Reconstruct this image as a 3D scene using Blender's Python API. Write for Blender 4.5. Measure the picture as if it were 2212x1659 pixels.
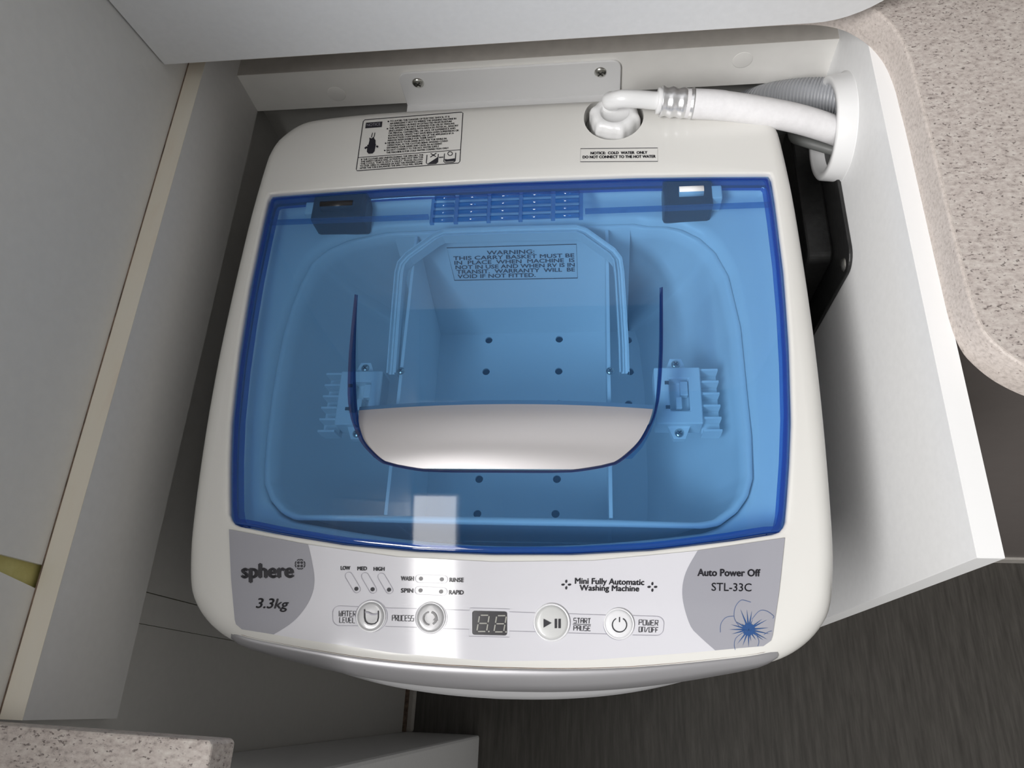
import bpy, bmesh, math, random
from mathutils import Vector, Matrix
random.seed(7)
C = bpy.context.scene.collection
for o in list(bpy.data.objects): bpy.data.objects.remove(o)

# ------------------------------------------------------------------ camera, world, lights, exposure
ZC = 1.376                                   # camera height above the floor
CAM = Vector((0.068, 0.0, ZC))
ROT = Matrix(((0.99302, 0.00872, 0.11763), (0.03933, 0.91580, -0.39970), (-0.11121, 0.40154, 0.90906)))
FPX = 1586.1
cd = bpy.data.cameras.new('camera'); cam = bpy.data.objects.new('camera', cd); C.objects.link(cam)
cam.matrix_world = Matrix.Translation(CAM) @ ROT.to_4x4()
cd.sensor_fit = 'HORIZONTAL'; cd.sensor_width = 36.0; cd.lens = FPX / 2212 * 36; cd.clip_start = 0.01
sc = bpy.context.scene; sc.camera = cam
w = bpy.data.worlds.new('room_ambient'); sc.world = w; w.use_nodes = True
w.node_tree.nodes['Background'].inputs[0].default_value = (1.0, 0.985, 0.95, 1)
w.node_tree.nodes['Background'].inputs[1].default_value = 0.34

def area(name, loc, target, sx, sy, power, col=(1, 1, 1)):
    l = bpy.data.lights.new(name, 'AREA'); l.shape = 'RECTANGLE'; l.size = sx; l.size_y = sy
    l.energy = power; l.color = col
    o = bpy.data.objects.new(name, l); C.objects.link(o); o.location = loc
    o.rotation_euler = (Vector(target) - Vector(loc)).to_track_quat('-Z', 'Y').to_euler()
    return o
area('window_daylight', (-0.76, -0.78, 2.25), (0.0, 0.25, 0.95), 0.78, 0.70, 45, (1.0, 0.99, 0.985))
sc.view_settings.view_transform = 'Standard'; sc.view_settings.look = 'None'
sc.view_settings.exposure = 0.0; sc.view_settings.gamma = 1.0
sc.view_settings.use_curve_mapping = False

# ------------------------------------------------------------------ measuring helpers
def dz(d): return ZC - d                     # height of a level d metres below the lens
def ray(px, py): return ROT @ Vector((px - 1106, -(py - 829.5), -FPX))
def at(px, py, x=None, y=None, z=None):
    r = ray(px, py)
    if x is not None: t = (x - CAM.x) / r.x
    elif y is not None: t = (y - CAM.y) / r.y
    else: t = (z - CAM.z) / r.z
    return CAM + r * t
def dtop(y): return 0.46 + (0.45 * (0.25 - y) ** 2 if y < 0.25 else 0.0)
def ztop(y): return ZC - dtop(y)
def on_top(px, py, off=0.0):                 # point on the machine's gently curved top
    d = 0.46
    for _ in range(14):
        q = at(px, py, z=ZC - d + off); d = dtop(q.y)
    return q

# ------------------------------------------------------------------ materials
def mat(name, col, rough=0.5, metal=0.0, coat=0.0, noise=0.0, scale=40.0, bump=0.0, bscale=300.0, spec=0.5):
    m = bpy.data.materials.new(name); m.use_nodes = True
    nt = m.node_tree; b = nt.nodes['Principled BSDF']
    b.inputs['Base Color'].default_value = (*col, 1); b.inputs['Roughness'].default_value = rough
    b.inputs['Metallic'].default_value = metal; b.inputs['Coat Weight'].default_value = coat
    b.inputs['Coat Roughness'].default_value = 0.08; b.inputs['Specular IOR Level'].default_value = spec
    tc = nt.nodes.new('ShaderNodeTexCoord')
    if noise > 0:
        n = nt.nodes.new('ShaderNodeTexNoise'); n.inputs['Scale'].default_value = scale
        n.inputs['Detail'].default_value = 5
        r = nt.nodes.new('ShaderNodeValToRGB')
        r.color_ramp.elements[0].position = 0.3; r.color_ramp.elements[1].position = 0.7
        r.color_ramp.elements[0].color = (*[c * (1 - noise) for c in col], 1)
        r.color_ramp.elements[1].color = (*[min(1, c * (1 + noise)) for c in col], 1)
        nt.links.new(tc.outputs['Object'], n.inputs['Vector']); nt.links.new(n.outputs['Fac'], r.inputs['Fac'])
        nt.links.new(r.outputs['Color'], b.inputs['Base Color'])
    if bump > 0:
        n2 = nt.nodes.new('ShaderNodeTexNoise'); n2.inputs['Scale'].default_value = bscale
        bp = nt.nodes.new('ShaderNodeBump'); bp.inputs['Strength'].default_value = bump; bp.inputs['Distance'].default_value = 0.001
        nt.links.new(tc.outputs['Object'], n2.inputs['Vector']); nt.links.new(n2.outputs['Fac'], bp.inputs['Height'])
        nt.links.new(bp.outputs['Normal'], b.inputs['Normal'])
    return m

def ramp_mat(name, scale_xyz, nscale, stops, rough, detail=6, bump=0.0, second=None, rotz=0.0, interp='LINEAR'):
    m = bpy.data.materials.new(name); m.use_nodes = True; nt = m.node_tree; b = nt.nodes['Principled BSDF']
    b.inputs['Roughness'].default_value = rough
    tc = nt.nodes.new('ShaderNodeTexCoord'); mp = nt.nodes.new('ShaderNodeMapping')
    mp.inputs['Scale'].default_value = scale_xyz; mp.inputs['Rotation'].default_value = (0, 0, rotz)
    n = nt.nodes.new('ShaderNodeTexNoise'); n.inputs['Scale'].default_value = nscale; n.inputs['Detail'].default_value = detail
    n.inputs['Roughness'].default_value = 0.65
    r = nt.nodes.new('ShaderNodeValToRGB'); cr = r.color_ramp; cr.interpolation = interp
    while len(cr.elements) < len(stops): cr.elements.new(0.5)
    for e, (p, c) in zip(cr.elements, stops): e.position = p; e.color = (*c, 1)
    nt.links.new(tc.outputs['Object'], mp.inputs['Vector']); nt.links.new(mp.outputs['Vector'], n.inputs['Vector'])
    nt.links.new(n.outputs['Fac'], r.inputs['Fac'])
    out = r.outputs['Color']
    if second:                                # dark flecks: (scale, low, high, colour)
        s2, lo, hi, col = second
        n2 = nt.nodes.new('ShaderNodeTexNoise'); n2.inputs['Scale'].default_value = s2; n2.inputs['Detail'].default_value = 3
        nt.links.new(mp.outputs['Vector'], n2.inputs['Vector'])
        r2 = nt.nodes.new('ShaderNodeValToRGB'); r2.color_ramp.elements[0].position = lo; r2.color_ramp.elements[1].position = hi
        nt.links.new(n2.outputs['Fac'], r2.inputs['Fac'])
        mx = nt.nodes.new('ShaderNodeMix'); mx.data_type = 'RGBA'; mx.inputs[7].default_value = (*col, 1)
        nt.links.new(r2.outputs['Color'], mx.inputs[0]); nt.links.new(out, mx.inputs[6]); out = mx.outputs[2]
    nt.links.new(out, b.inputs['Base Color'])
    if bump > 0:
        bp = nt.nodes.new('ShaderNodeBump'); bp.inputs['Strength'].default_value = bump; bp.inputs['Distance'].default_value = 0.001
        nt.links.new(n.outputs['Fac'], bp.inputs['Height']); nt.links.new(bp.outputs['Normal'], b.inputs['Normal'])
    return m

def tinted(name, tint, gloss_rough=0.03, haze=0.10, hazecol=(0.08, 0.36, 0.92)):
    m = bpy.data.materials.new(name); m.use_nodes = True; nt = m.node_tree
    out = nt.nodes['Material Output']; nt.nodes.remove(nt.nodes['Principled BSDF'])
    tr = nt.nodes.new('ShaderNodeBsdfTransparent'); tr.inputs[0].default_value = (*tint, 1)
    df = nt.nodes.new('ShaderNodeBsdfDiffuse'); df.inputs[0].default_value = (*hazecol, 1)
    gl = nt.nodes.new('ShaderNodeBsdfGlossy'); gl.inputs['Roughness'].default_value = gloss_rough
    lw = nt.nodes.new('ShaderNodeLayerWeight'); lw.inputs['Blend'].default_value = 0.5
    pw = nt.nodes.new('ShaderNodeMath'); pw.operation = 'POWER'; pw.inputs[1].default_value = 5.0
    fr = nt.nodes.new('ShaderNodeMath'); fr.operation = 'MULTIPLY_ADD'; fr.inputs[1].default_value = 0.93; fr.inputs[2].default_value = 0.06
    nt.links.new(lw.outputs['Facing'], pw.inputs[0]); nt.links.new(pw.outputs[0], fr.inputs[0])
    m1 = nt.nodes.new('ShaderNodeMixShader'); m1.inputs[0].default_value = haze
    m2 = nt.nodes.new('ShaderNodeMixShader')
    nt.links.new(tr.outputs[0], m1.inputs[1]); nt.links.new(df.outputs[0], m1.inputs[2])
    nt.links.new(fr.outputs[0], m2.inputs[0]); nt.links.new(m1.outputs[0], m2.inputs[1]); nt.links.new(gl.outputs[0], m2.inputs[2])
    nt.links.new(m2.outputs[0], out.inputs[0])
    return m

def glow(name, col, strength):
    m = bpy.data.materials.new(name); m.use_nodes = True; b = m.node_tree.nodes['Principled BSDF']
    b.inputs['Base Color'].default_value = (*col, 1); b.inputs['Emission Color'].default_value = (*col, 1)
    b.inputs['Emission Strength'].default_value = strength
    return m

M = dict(
    plastic=mat('cream_white_plastic', (0.70, 0.69, 0.66), 0.32, coat=0.15, bump=0.02, bscale=900),
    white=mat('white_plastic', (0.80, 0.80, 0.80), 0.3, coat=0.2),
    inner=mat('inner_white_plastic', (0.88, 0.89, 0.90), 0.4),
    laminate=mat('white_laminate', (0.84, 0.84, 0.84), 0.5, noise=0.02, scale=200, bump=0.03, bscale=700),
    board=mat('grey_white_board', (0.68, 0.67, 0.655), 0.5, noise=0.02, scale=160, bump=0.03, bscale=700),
    edging=mat('white_edge_band', (0.88, 0.88, 0.88), 0.4),
    oldedge=ramp_mat('yellowed_edge_band', (1, 0.25, 1), 22, [(0.3, (0.74, 0.71, 0.63)), (0.55, (0.73, 0.68, 0.58)), (0.75, (0.66, 0.55, 0.44))], 0.5),
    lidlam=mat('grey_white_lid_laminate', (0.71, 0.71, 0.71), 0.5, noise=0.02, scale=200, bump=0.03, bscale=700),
    rail=mat('cream_rail_board', (0.86, 0.845, 0.81), 0.45, noise=0.02, scale=60),
    railtop=mat('raw_beige_rail_edge', (0.56, 0.53, 0.49), 0.7, noise=0.06, scale=90),
    ply=ramp_mat('raw_yellow_plywood', (1, 1, 1), 90, [(0.3, (0.42, 0.37, 0.12)), (0.7, (0.55, 0.50, 0.2))], 0.8),
    seam=mat('dark_seam', (0.16, 0.11, 0.08), 0.8, noise=0.5, scale=120),
    wall=mat('grey_white_wall_lining', (0.66, 0.648, 0.62), 0.5, noise=0.02, scale=150, bump=0.03, bscale=800),
    lowwall=mat('grey_lower_wall_lining', (0.40, 0.40, 0.38), 0.6, noise=0.03, scale=90),
    bench=ramp_mat('speckled_stone_laminate', (1, 1.6, 1), 240, [(0.28, (0.28, 0.24, 0.22)), (0.45, (0.50, 0.44, 0.41)), (0.62, (0.60, 0.55, 0.51)), (0.78, (0.70, 0.66, 0.62))], 0.45, second=(420, 0.60, 0.68, (0.17, 0.14, 0.13))),
    benchedge=ramp_mat('fine_speckled_edge_band', (1, 1, 1), 420, [(0.3, (0.40, 0.35, 0.32)), (0.5, (0.55, 0.49, 0.45)), (0.72, (0.63, 0.57, 0.53))], 0.5, second=(500, 0.66, 0.74, (0.25, 0.2, 0.18))),
    floor=ramp_mat('dark_wood_look_vinyl', (9, 0.7, 1), 16, [(0.25, (0.040, 0.036, 0.031)), (0.5, (0.075, 0.069, 0.061)), (0.75, (0.115, 0.106, 0.095))], 0.55, detail=8, bump=0.15),
    brown=mat('grey_brown_cabinet', (0.21, 0.185, 0.175), 0.45, noise=0.03, scale=60),
    panel=mat('pearl_control_panel', (0.67, 0.665, 0.71), 0.55, coat=1.0, spec=0.2),
    panelgrey=mat('grey_panel_print', (0.33, 0.33, 0.37), 0.55, coat=1.0, spec=0.2),
    silver=mat('satin_silver_plastic', (0.66, 0.64, 0.65), 0.34, metal=0.55),
    trim=mat('satin_silver_trim', (0.38, 0.375, 0.39), 0.36, metal=0.55),
    body=mat('light_grey_cabinet_steel', (0.44, 0.44, 0.45), 0.4, metal=0.1),
    ink=mat('dark_ink', (0.016, 0.015, 0.022), 0.5, coat=0.4, spec=0.3),
    thinink=mat('grey_outline_ink', (0.33, 0.32, 0.38), 0.4, coat=0.8),
    blueink=mat('blue_flower_ink', (0.01, 0.065, 0.22), 0.4, coat=0.8),
    paleblue=mat('grey_blue_flower_line', (0.06, 0.11, 0.26), 0.4, coat=0.8),
    btn=mat('silver_button', (0.46, 0.46, 0.47), 0.35, metal=0.1, coat=0.6),
    btn3=mat('pale_grey_button', (0.58, 0.585, 0.58), 0.35, coat=0.6),
    btn2=mat('pearl_button', (0.76, 0.76, 0.78), 0.28, coat=0.6),
    display=mat('black_display_glass', (0.03, 0.028, 0.035), 0.15, coat=1.0),
    segment=mat('unlit_segment', (0.33, 0.325, 0.29), 0.4),
    blue=tinted('clear_blue_plastic', (0.42, 0.64, 0.83)),
    blueedge=tinted('thick_blue_plastic_edge', (0.10, 0.28, 0.72), haze=0.25, hazecol=(0.02, 0.14, 0.55)),
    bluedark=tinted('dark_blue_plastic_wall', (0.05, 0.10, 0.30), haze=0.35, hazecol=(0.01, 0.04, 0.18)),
    black=mat('black_plastic', (0.012, 0.012, 0.014), 0.4),
    blackmetal=mat('dusty_black_metal', (0.014, 0.014, 0.014), 0.45, noise=0.35, scale=180, bump=0.2, bscale=300),
    hole=mat('dark_tub_steel', (0.05, 0.05, 0.055), 0.6),
    steel=mat('zinc_screw_steel', (0.62, 0.62, 0.58), 0.25, metal=1.0),
    chrome=mat('clamp_steel', (0.82, 0.82, 0.83), 0.3, metal=0.85),
    slot=mat('screw_recess', (0.05, 0.05, 0.045), 0.6),
    hose=ramp_mat('white_braided_hose', (1, 1, 1), 150, [(0.3, (0.76, 0.75, 0.76)), (0.7, (0.83, 0.82, 0.83))], 0.5, bump=0.15),
    drain=mat('grey_corrugated_plastic', (0.36, 0.37, 0.39), 0.4),
    cord=mat('grey_cord', (0.14, 0.145, 0.14), 0.5),
    stain=mat('rust_brown_stain', (0.35, 0.2, 0.12), 0.8),
    lamp=glow('lit_strip_lens', (1.0, 0.98, 0.96), 7.0),
    locker=mat('locker_white', (0.6, 0.6, 0.6), 0.5),
)

for k in ('panel', 'panelgrey', 'ink', 'thinink', 'display'): M[k].node_tree.nodes['Principled BSDF'].inputs['Coat IOR'].default_value = 1.85

# ------------------------------------------------------------------ mesh helpers
def mesh_obj(name, verts, faces, m, parent=None, smooth=False):
    me = bpy.data.meshes.new(name); me.from_pydata([tuple(v) for v in verts], [], faces); me.update()
    bm = bmesh.new(); bm.from_mesh(me); bmesh.ops.remove_doubles(bm, verts=bm.verts, dist=1e-6)
    bmesh.ops.recalc_face_normals(bm, faces=bm.faces); bm.to_mesh(me); bm.free()
    if smooth: me.polygons.foreach_set('use_smooth', [True] * len(me.polygons))
    o = bpy.data.objects.new(name, me); C.objects.link(o)
    me.materials.append(M[m] if isinstance(m, str) else m)
    if parent: o.parent = parent
    return o
def tag(o, label=None, cat=None, group=None, kind=None):
    if label: o['label'] = label
    if cat: o['category'] = cat
    if group: o['group'] = group
    if kind: o['kind'] = kind
    return o
def thing(name, label, cat, loc=(0, 0, 0), group=None):
    o = bpy.data.objects.new(name, None); C.objects.link(o); o.empty_display_size = 0.05
    return tag(o, label, cat, group)
def bev(o, wd, seg=2):
    b = o.modifiers.new('bevel', 'BEVEL'); b.width = wd; b.segments = seg; b.limit_method = 'ANGLE'; b.angle_limit = math.radians(40)
    return o
def box(name, x0, x1, y0, y1, z0, z1, m, parent=None, bevel=0.0):
    v = [(x, y, z) for x in (x0, x1) for y in (y0, y1) for z in (z0, z1)]
    f = [(0, 1, 3, 2), (4, 6, 7, 5), (0, 4, 5, 1), (2, 3, 7, 6), (0, 2, 6, 4), (1, 5, 7, 3)]
    o = mesh_obj(name, v, f, m, parent)
    if bevel: bev(o, bevel)
    return o
def prism(name, poly, a0, a1, m, parent=None, axis='z', bevel=0.0, smooth=False):
    def P3(p, a):
        return {'z': (p[0], p[1], a), 'x': (a, p[0], p[1]), 'y': (p[0], a, p[1])}[axis]
    n = len(poly); v = [P3(p, a0) for p in poly] + [P3(p, a1) for p in poly]
    f = [tuple(range(n)), tuple(range(n, 2 * n))] + [(i, (i + 1) % n, n + (i + 1) % n, n + i) for i in range(n)]
    o = mesh_obj(name, v, f, m, parent)
    if bevel: bev(o, bevel)
    return o
def grid(name, rows, m, parent=None, closed=False, smooth=True, cyc=False):
    nr = len(rows); nc = len(rows[0]); v = [p for r in rows for p in r]; f = []
    for i in range(nr if cyc else nr - 1):
        k = (i + 1) % nr
        for j in range(nc if closed else nc - 1):
            l = (j + 1) % nc
            f.append((i * nc + j, i * nc + l, k * nc + l, k * nc + j))
    return mesh_obj(name, v, f, m, parent, smooth)
def merge(name, parts, m, parent=None, smooth=False):
    v = []; f = []
    for pv, pf in parts:
        k = len(v); v += list(pv); f += [tuple(i + k for i in t) for t in pf]
    return mesh_obj(name, v, f, m, parent, smooth)
def catmull(pts, n=12):
    pts = [Vector(p) for p in pts]; out = []
    for i in range(len(pts) - 1):
        p0 = pts[max(i - 1, 0)]; p1 = pts[i]; p2 = pts[i + 1]; p3 = pts[min(i + 2, len(pts) - 1)]
        for k in range(n):
            t = k / n
            out.append(0.5 * (2 * p1 + (p2 - p0) * t + (2 * p0 - 5 * p1 + 4 * p2 - p3) * t * t + (3 * p1 - p0 - 3 * p2 + p3) * t ** 3))
    out.append(pts[-1]); return out
def tube_vf(path, rad, seg=20, caps=True):
    path = [Vector(p) for p in path]; n = len(path); v = []; f = []
    t0 = (path[1] - path[0]).normalized(); up = Vector((0, 0, 1)) if abs(t0.z) < 0.9 else Vector((0, 1, 0))
    nrm = t0.cross(up).normalized()
    for i, p in enumerate(path):
        t = (path[min(i + 1, n - 1)] - path[max(i - 1, 0)]).normalized()
        nrm = (nrm - t * nrm.dot(t)).normalized(); b = t.cross(nrm)
        r = rad(i / (n - 1)) if callable(rad) else rad
        for j in range(seg):
            a = 2 * math.pi * j / seg; v.append(p + (nrm * math.cos(a) + b * math.sin(a)) * r)
    for i in range(n - 1):
        for j in range(seg):
            l = (j + 1) % seg; f.append((i * seg + j, i * seg + l, (i + 1) * seg + l, (i + 1) * seg + j))
    if caps: f.append(tuple(range(seg))); f.append(tuple(range((n - 1) * seg, n * seg)))
    return v, f
def tube(name, path, rad, m, parent=None, seg=20, caps=True):
    v, f = tube_vf(path, rad, seg, caps); return mesh_obj(name, v, f, m, parent, True)
def lathe_vf(prof, origin, axis=(0, 0, 1), seg=32, lobes=None):
    ax = Vector(axis).normalized(); u = ax.orthogonal().normalized(); w_ = ax.cross(u); o = Vector(origin); v = []; f = []
    for i, (r, h) in enumerate(prof):
        for j in range(seg):
            a = 2 * math.pi * j / seg; rr = r * (lobes(a, i) if lobes else 1)
            v.append(o + ax * h + (u * math.cos(a) + w_ * math.sin(a)) * rr)
    n = len(prof)
    for i in range(n - 1):
        for j in range(seg):
            l = (j + 1) % seg; f.append((i * seg + j, i * seg + l, (i + 1) * seg + l, (i + 1) * seg + j))
    return v, f
def lathe(name, prof, origin, axis, m, parent=None, seg=32, smooth=True, lobes=None):
    v, f = lathe_vf(prof, origin, axis, seg, lobes); return mesh_obj(name, v, f, m, parent, smooth)
def screw(name, origin, axis, r, parent, m='steel'):
    s = lathe(name, [(0.0001, r * 0.42), (r * 0.45, r * 0.40), (r * 0.8, r * 0.26), (r, 0.0), (r, -0.0005)], origin, axis, m, parent, 24)
    ax = Vector(axis).normalized(); u = ax.orthogonal().normalized(); w_ = ax.cross(u); o = Vector(origin) + ax * (r * 0.40)
    parts = []
    for a, b in ((u, w_), (w_, u)):
        q = [o + a * (sa * r * 0.55) + b * (sb * r * 0.11) + ax * h for h in (-r * 0.1, r * 0.05) for sa in (-1, 1) for sb in (-1, 1)]
        parts.append((q, [(0, 1, 3, 2), (4, 6, 7, 5), (0, 4, 5, 1), (2, 3, 7, 6), (0, 2, 6, 4), (1, 5, 7, 3)]))
    return s, parts
def boolean_cut(o, cutters, op='DIFFERENCE'):
    for c in cutters:
        md = o.modifiers.new('cut', 'BOOLEAN'); md.operation = op; md.object = c; md.solver = 'EXACT'
    dg = bpy.context.evaluated_depsgraph_get(); me = bpy.data.meshes.new_from_object(o.evaluated_get(dg))
    o.modifiers.clear(); o.data = me
    for c in cutters: bpy.data.objects.remove(c)

# print on a surface: shapes given in picture units, dropped onto the surface by mp(px, py)
class Print:
    def __init__(s, mp): s.mp = mp; s.v = []; s.f = []
    def poly(s, pts):
        k = len(s.v); s.v += [s.mp(*p) for p in pts]; s.f.append(tuple(range(k, k + len(pts)))); return s
    def stroke(s, pts, wd=1.0, closed=False):
        P = [Vector(p) for p in pts]; n = len(P)
        L = []; R = []
        for i in range(n):
            a = P[(i - 1) % n] if (closed or i > 0) else P[i]; b = P[(i + 1) % n] if (closed or i < n - 1) else P[i]
            t = (b - a); t = t.normalized() if t.length > 1e-9 else Vector((1, 0)); nn = Vector((-t.y, t.x)) * wd / 2
            L.append(P[i] + nn); R.append(P[i] - nn)
        for i in range(n if closed else n - 1):
            j = (i + 1) % n; s.poly([L[i], L[j], R[j], R[i]])
        return s
    def disc(s, x, y, r, ry=None, n=20):
        return s.poly([(x + r * math.cos(2 * math.pi * i / n), y + (ry or r) * math.sin(2 * math.pi * i / n)) for i in range(n)])
    def text(s, body, left, right, height, bold=0.0, shear=0.0):
        if bold > 0:
            for dx, dy in ((-bold, 0), (bold, 0), (0, -bold * 0.6), (0, bold * 0.6)): s.text(body, (left[0] + dx, left[1] + dy), (right[0] + dx, right[1] + dy), height, 0.0, shear)
            return s
        cu = bpy.data.curves.new('t', 'FONT'); cu.body = body; cu.offset = bold; cu.shear = shear; cu.resolution_u = 3; cu.fill_mode = 'FRONT'
        ob = bpy.data.objects.new('t', cu); C.objects.link(ob)
        dg = bpy.context.evaluated_depsgraph_get(); me = bpy.data.meshes.new_from_object(ob.evaluated_get(dg))
        xs = [v.co.x for v in me.vertices]; x0, x1 = min(xs), max(xs)
        L = Vector(left); R_ = Vector(right); u = (R_ - L) / (x1 - x0); un = u.normalized(); up = Vector((un.y, -un.x)) * (height / 0.69)
        k = len(s.v)
        for v in me.vertices: s.v.append(s.mp(*(L + u * (v.co.x - x0) + up * v.co.y)))
        for p in me.polygons: s.f.append(tuple(i + k for i in p.vertices))
        bpy.data.objects.remove(ob); bpy.data.curves.remove(cu); bpy.data.meshes.remove(me); return s
    def seg(s, body, left, right, height, wd):            # squared, segment-style capitals
        G = {'W': [[(0, 1), (0, 0), (1, 0), (1, 1)], [(.5, 0), (.5, .6)]], 'A': [[(0, 0), (0, .85), (.15, 1), (1, 1), (1, 0)], [(0, .5), (1, .5)]],
             'T': [[(0, 1), (1, 1)], [(.5, 1), (.5, 0)]], 'E': [[(1, 1), (0, 1), (0, 0), (1, 0)], [(0, .5), (.8, .5)]],
             'R': [[(0, 0), (0, 1), (1, 1), (1, .5), (0, .5)], [(.4, .5), (1, 0)]], 'L': [[(0, 1), (0, 0), (1, 0)]], 'V': [[(0, 1), (0, .3), (.5, 0), (1, .3), (1, 1)]],
             'P': [[(0, 0), (0, 1), (1, 1), (1, .5), (0, .5)]], 'O': [[(0, 0), (0, 1), (1, 1), (1, 0), (0, 0)]], 'C': [[(1, 1), (0, 1), (0, 0), (1, 0)]],
             'S': [[(1, 1), (0, 1), (0, .5), (1, .5), (1, 0), (0, 0)]], 'U': [[(0, 1), (0, 0), (1, 0), (1, 1)]], 'N': [[(0, 0), (0, 1), (1, 1), (1, 0)]],
             'F': [[(0, 0), (0, 1), (1, 1)], [(0, .5), (.8, .5)]], '/': [[(0, 0), (1, 1)]]}
        L = Vector(left); R_ = Vector(right); n = len(body); u = (R_ - L); un = u.normalized(); up = Vector((un.y, -un.x)) * height
        for i, ch in enumerate(body):
            o = L + u * (i / (n - 0.28)); cw = u * (0.72 / (n - 0.28))
            for pl in G.get(ch, []): s.stroke([o + cw * a + up * b for a, b in pl], wd)
        return s
    def build(s, name, m, parent): return mesh_obj(name, s.v, s.f, m, parent)

def star(loop, c, angs):                      # radius of a star-shaped outline along each angle
    out = []; n = len(loop)
    for a in angs:
        d = Vector((math.cos(a), math.sin(a))); best = None
        for i in range(n):
            p = Vector(loop[i][:2]) - c; e = Vector(loop[(i + 1) % n][:2]) - c - p
            den = d.x * e.y - d.y * e.x
            if abs(den) < 1e-12: continue
            t = (p.x * e.y - p.y * e.x) / den; q = (p.x * d.y - p.y * d.x) / den
            if t > 0 and -1e-9 <= q <= 1 + 1e-9: best = t if best is None else max(best, t)
        out.append(c + d * best)
    return out
def mirror(half): return [(x, y) for x, y in half] + [(-x, y) for x, y in reversed(half) if abs(x) > 1e-9]
def lerp1(tab, t):
    if t <= tab[0][0]: return tab[0][1]
    for (a, va), (b, vb) in zip(tab, tab[1:]):
        if t <= b: return va + (vb - va) * (t - a) / (b - a)
    return tab[-1][1]

#@STRUCTURE
# ------------------------------------------------------------------ the setting
XW = -0.2705; XB = -0.2554; XP = 0.267; XP2 = 0.281; YR = 0.5125; YB = 0.546
tag(box('floor', -0.6, 1.6, -1.6, 0.58, -0.02, 0.0, 'floor'), 'dark wood-look vinyl floor', None, None, 'structure')
wl = tag(box('wall_left', XW - 0.025, XW - 0.003, -1.5, 0.58, 0.0, 1.33, 'ply'), 'white lined wall left of the washing machine', None, None, 'structure')
prism('wall_panel', [(0.0668, dz(0.512)), (0.58, dz(0.512)), (0.58, 1.33), (0.0668, 1.33)], XW - 0.003, XW, 'wall', wl, 'x')
prism('wall_panel', [(-1.5, 0), (0.0437, 0), (0.0437, dz(0.512)), (0.0530, dz(0.419)), (0.0660, dz(0.335)), (0.0660, 1.33), (-1.5, 1.33)], XW - 0.003, XW, 'wall', wl, 'x')
prism('wall_panel', [(0.0668, 0.0), (0.58, 0.0), (0.58, dz(0.512)), (0.0668, dz(0.512))], XW - 0.003, XW, 'wall', wl, 'x')
prism('seam_strip', [(0.0442, 0.0), (0.0661, 0.0), (0.0661, dz(0.505)), (0.0442, dz(0.505))], XW - 0.003, XW - 0.0004, 'wall', wl, 'x')
tr = tag(box('trim_1', XW, XW + 0.016, -0.05, 0.54, 0.0, 0.012, 'railtop', None, 0.004), 'tan beading along the foot of the left wall', None, None, 'structure')
box('shade_strip', XW, XW + 0.005, -0.05, 0.54, 0.012, 0.022, 'seam', tr)  # solid dark strip, coloured as the shade along the beading
tag(box('wall_back', -0.6, 1.6, YB, YB + 0.02, 0.0, 1.33, 'wall'), 'white wall behind the washing machine', None, None, 'structure')
# the window above the left wall: frame only, daylight comes in through it
wf = thing('window_1', 'window frame above the left wall', None); wf['kind'] = 'structure'
del_y = [(-1.5, -1.46), (0.10, 0.14)]
box('window_frame', XW - 0.03, XW, -1.5, 0.14, 1.33, 1.36, 'edging', wf, 0.004)
box('window_frame', XW - 0.03, XW, -1.5, 0.14, 2.42, 2.46, 'edging', wf, 0.004)
wl2 = box('wall_panel', XW - 0.025, XW, 0.14, 0.58, 1.33, 2.46, 'wall', wl)  # unseen wall section added to keep daylight off the back-left deck
for a, b in del_y: box('window_frame', XW - 0.03, XW, a, b, 1.36, 2.42, 'edging', wf, 0.004)

#@CABINET
# ------------------------------------------------------------------ washing machine cupboard
cab = thing('laundry_cupboard', 'white laminate cupboard boards around the washing machine', 'cupboard')
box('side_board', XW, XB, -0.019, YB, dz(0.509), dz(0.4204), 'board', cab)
sb = box('top_edge_band', XW, XB + 0.0002, -0.019, YB, dz(0.4204), dz(0.42), 'oldedge', cab); sb['label'] = 'yellowed stained edge band'
box('seam', XW, XW + 0.0009, -0.019, YB, dz(0.42), dz(0.4197), 'seam', cab)
box('back_rail', XB, XP, YR, YR + 0.032, dz(0.509), dz(0.4655), 'rail', cab)
box('rail_top_edge', XB, XP, YR, YR + 0.032, dz(0.4655), dz(0.465), 'railtop', cab)
for px, py in ((1604, 130), (727, 203)):
    c = at(px, py, y=YR); lathe('screw_cap', [(0.0001, 0.00016), (0.0080, 0.00016), (0.0084, 0.00005), (0.0084, -0.0004)], c, (0, -1, 0), 'rail', cab, 28)
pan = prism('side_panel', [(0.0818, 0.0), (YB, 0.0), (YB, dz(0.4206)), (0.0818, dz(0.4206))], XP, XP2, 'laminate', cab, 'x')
cy, cz = 0.445, dz(0.495)
cut = mesh_obj('cutter', *lathe_vf([(0.0001, -0.02), (0.037, -0.02), (0.037, 0.04), (0.0001, 0.04)], (XP, cy, cz), (1, 0, 0), 40), 'hole')
boolean_cut(pan, [cut])
box('top_edge_band', XP, XP2, 0.0813, YB, dz(0.4206), dz(0.42), 'edging', cab)
box('front_edge_band', XP, XP2, 0.0812, 0.0818, 0.0, dz(0.4206), 'edging', cab)

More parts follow.
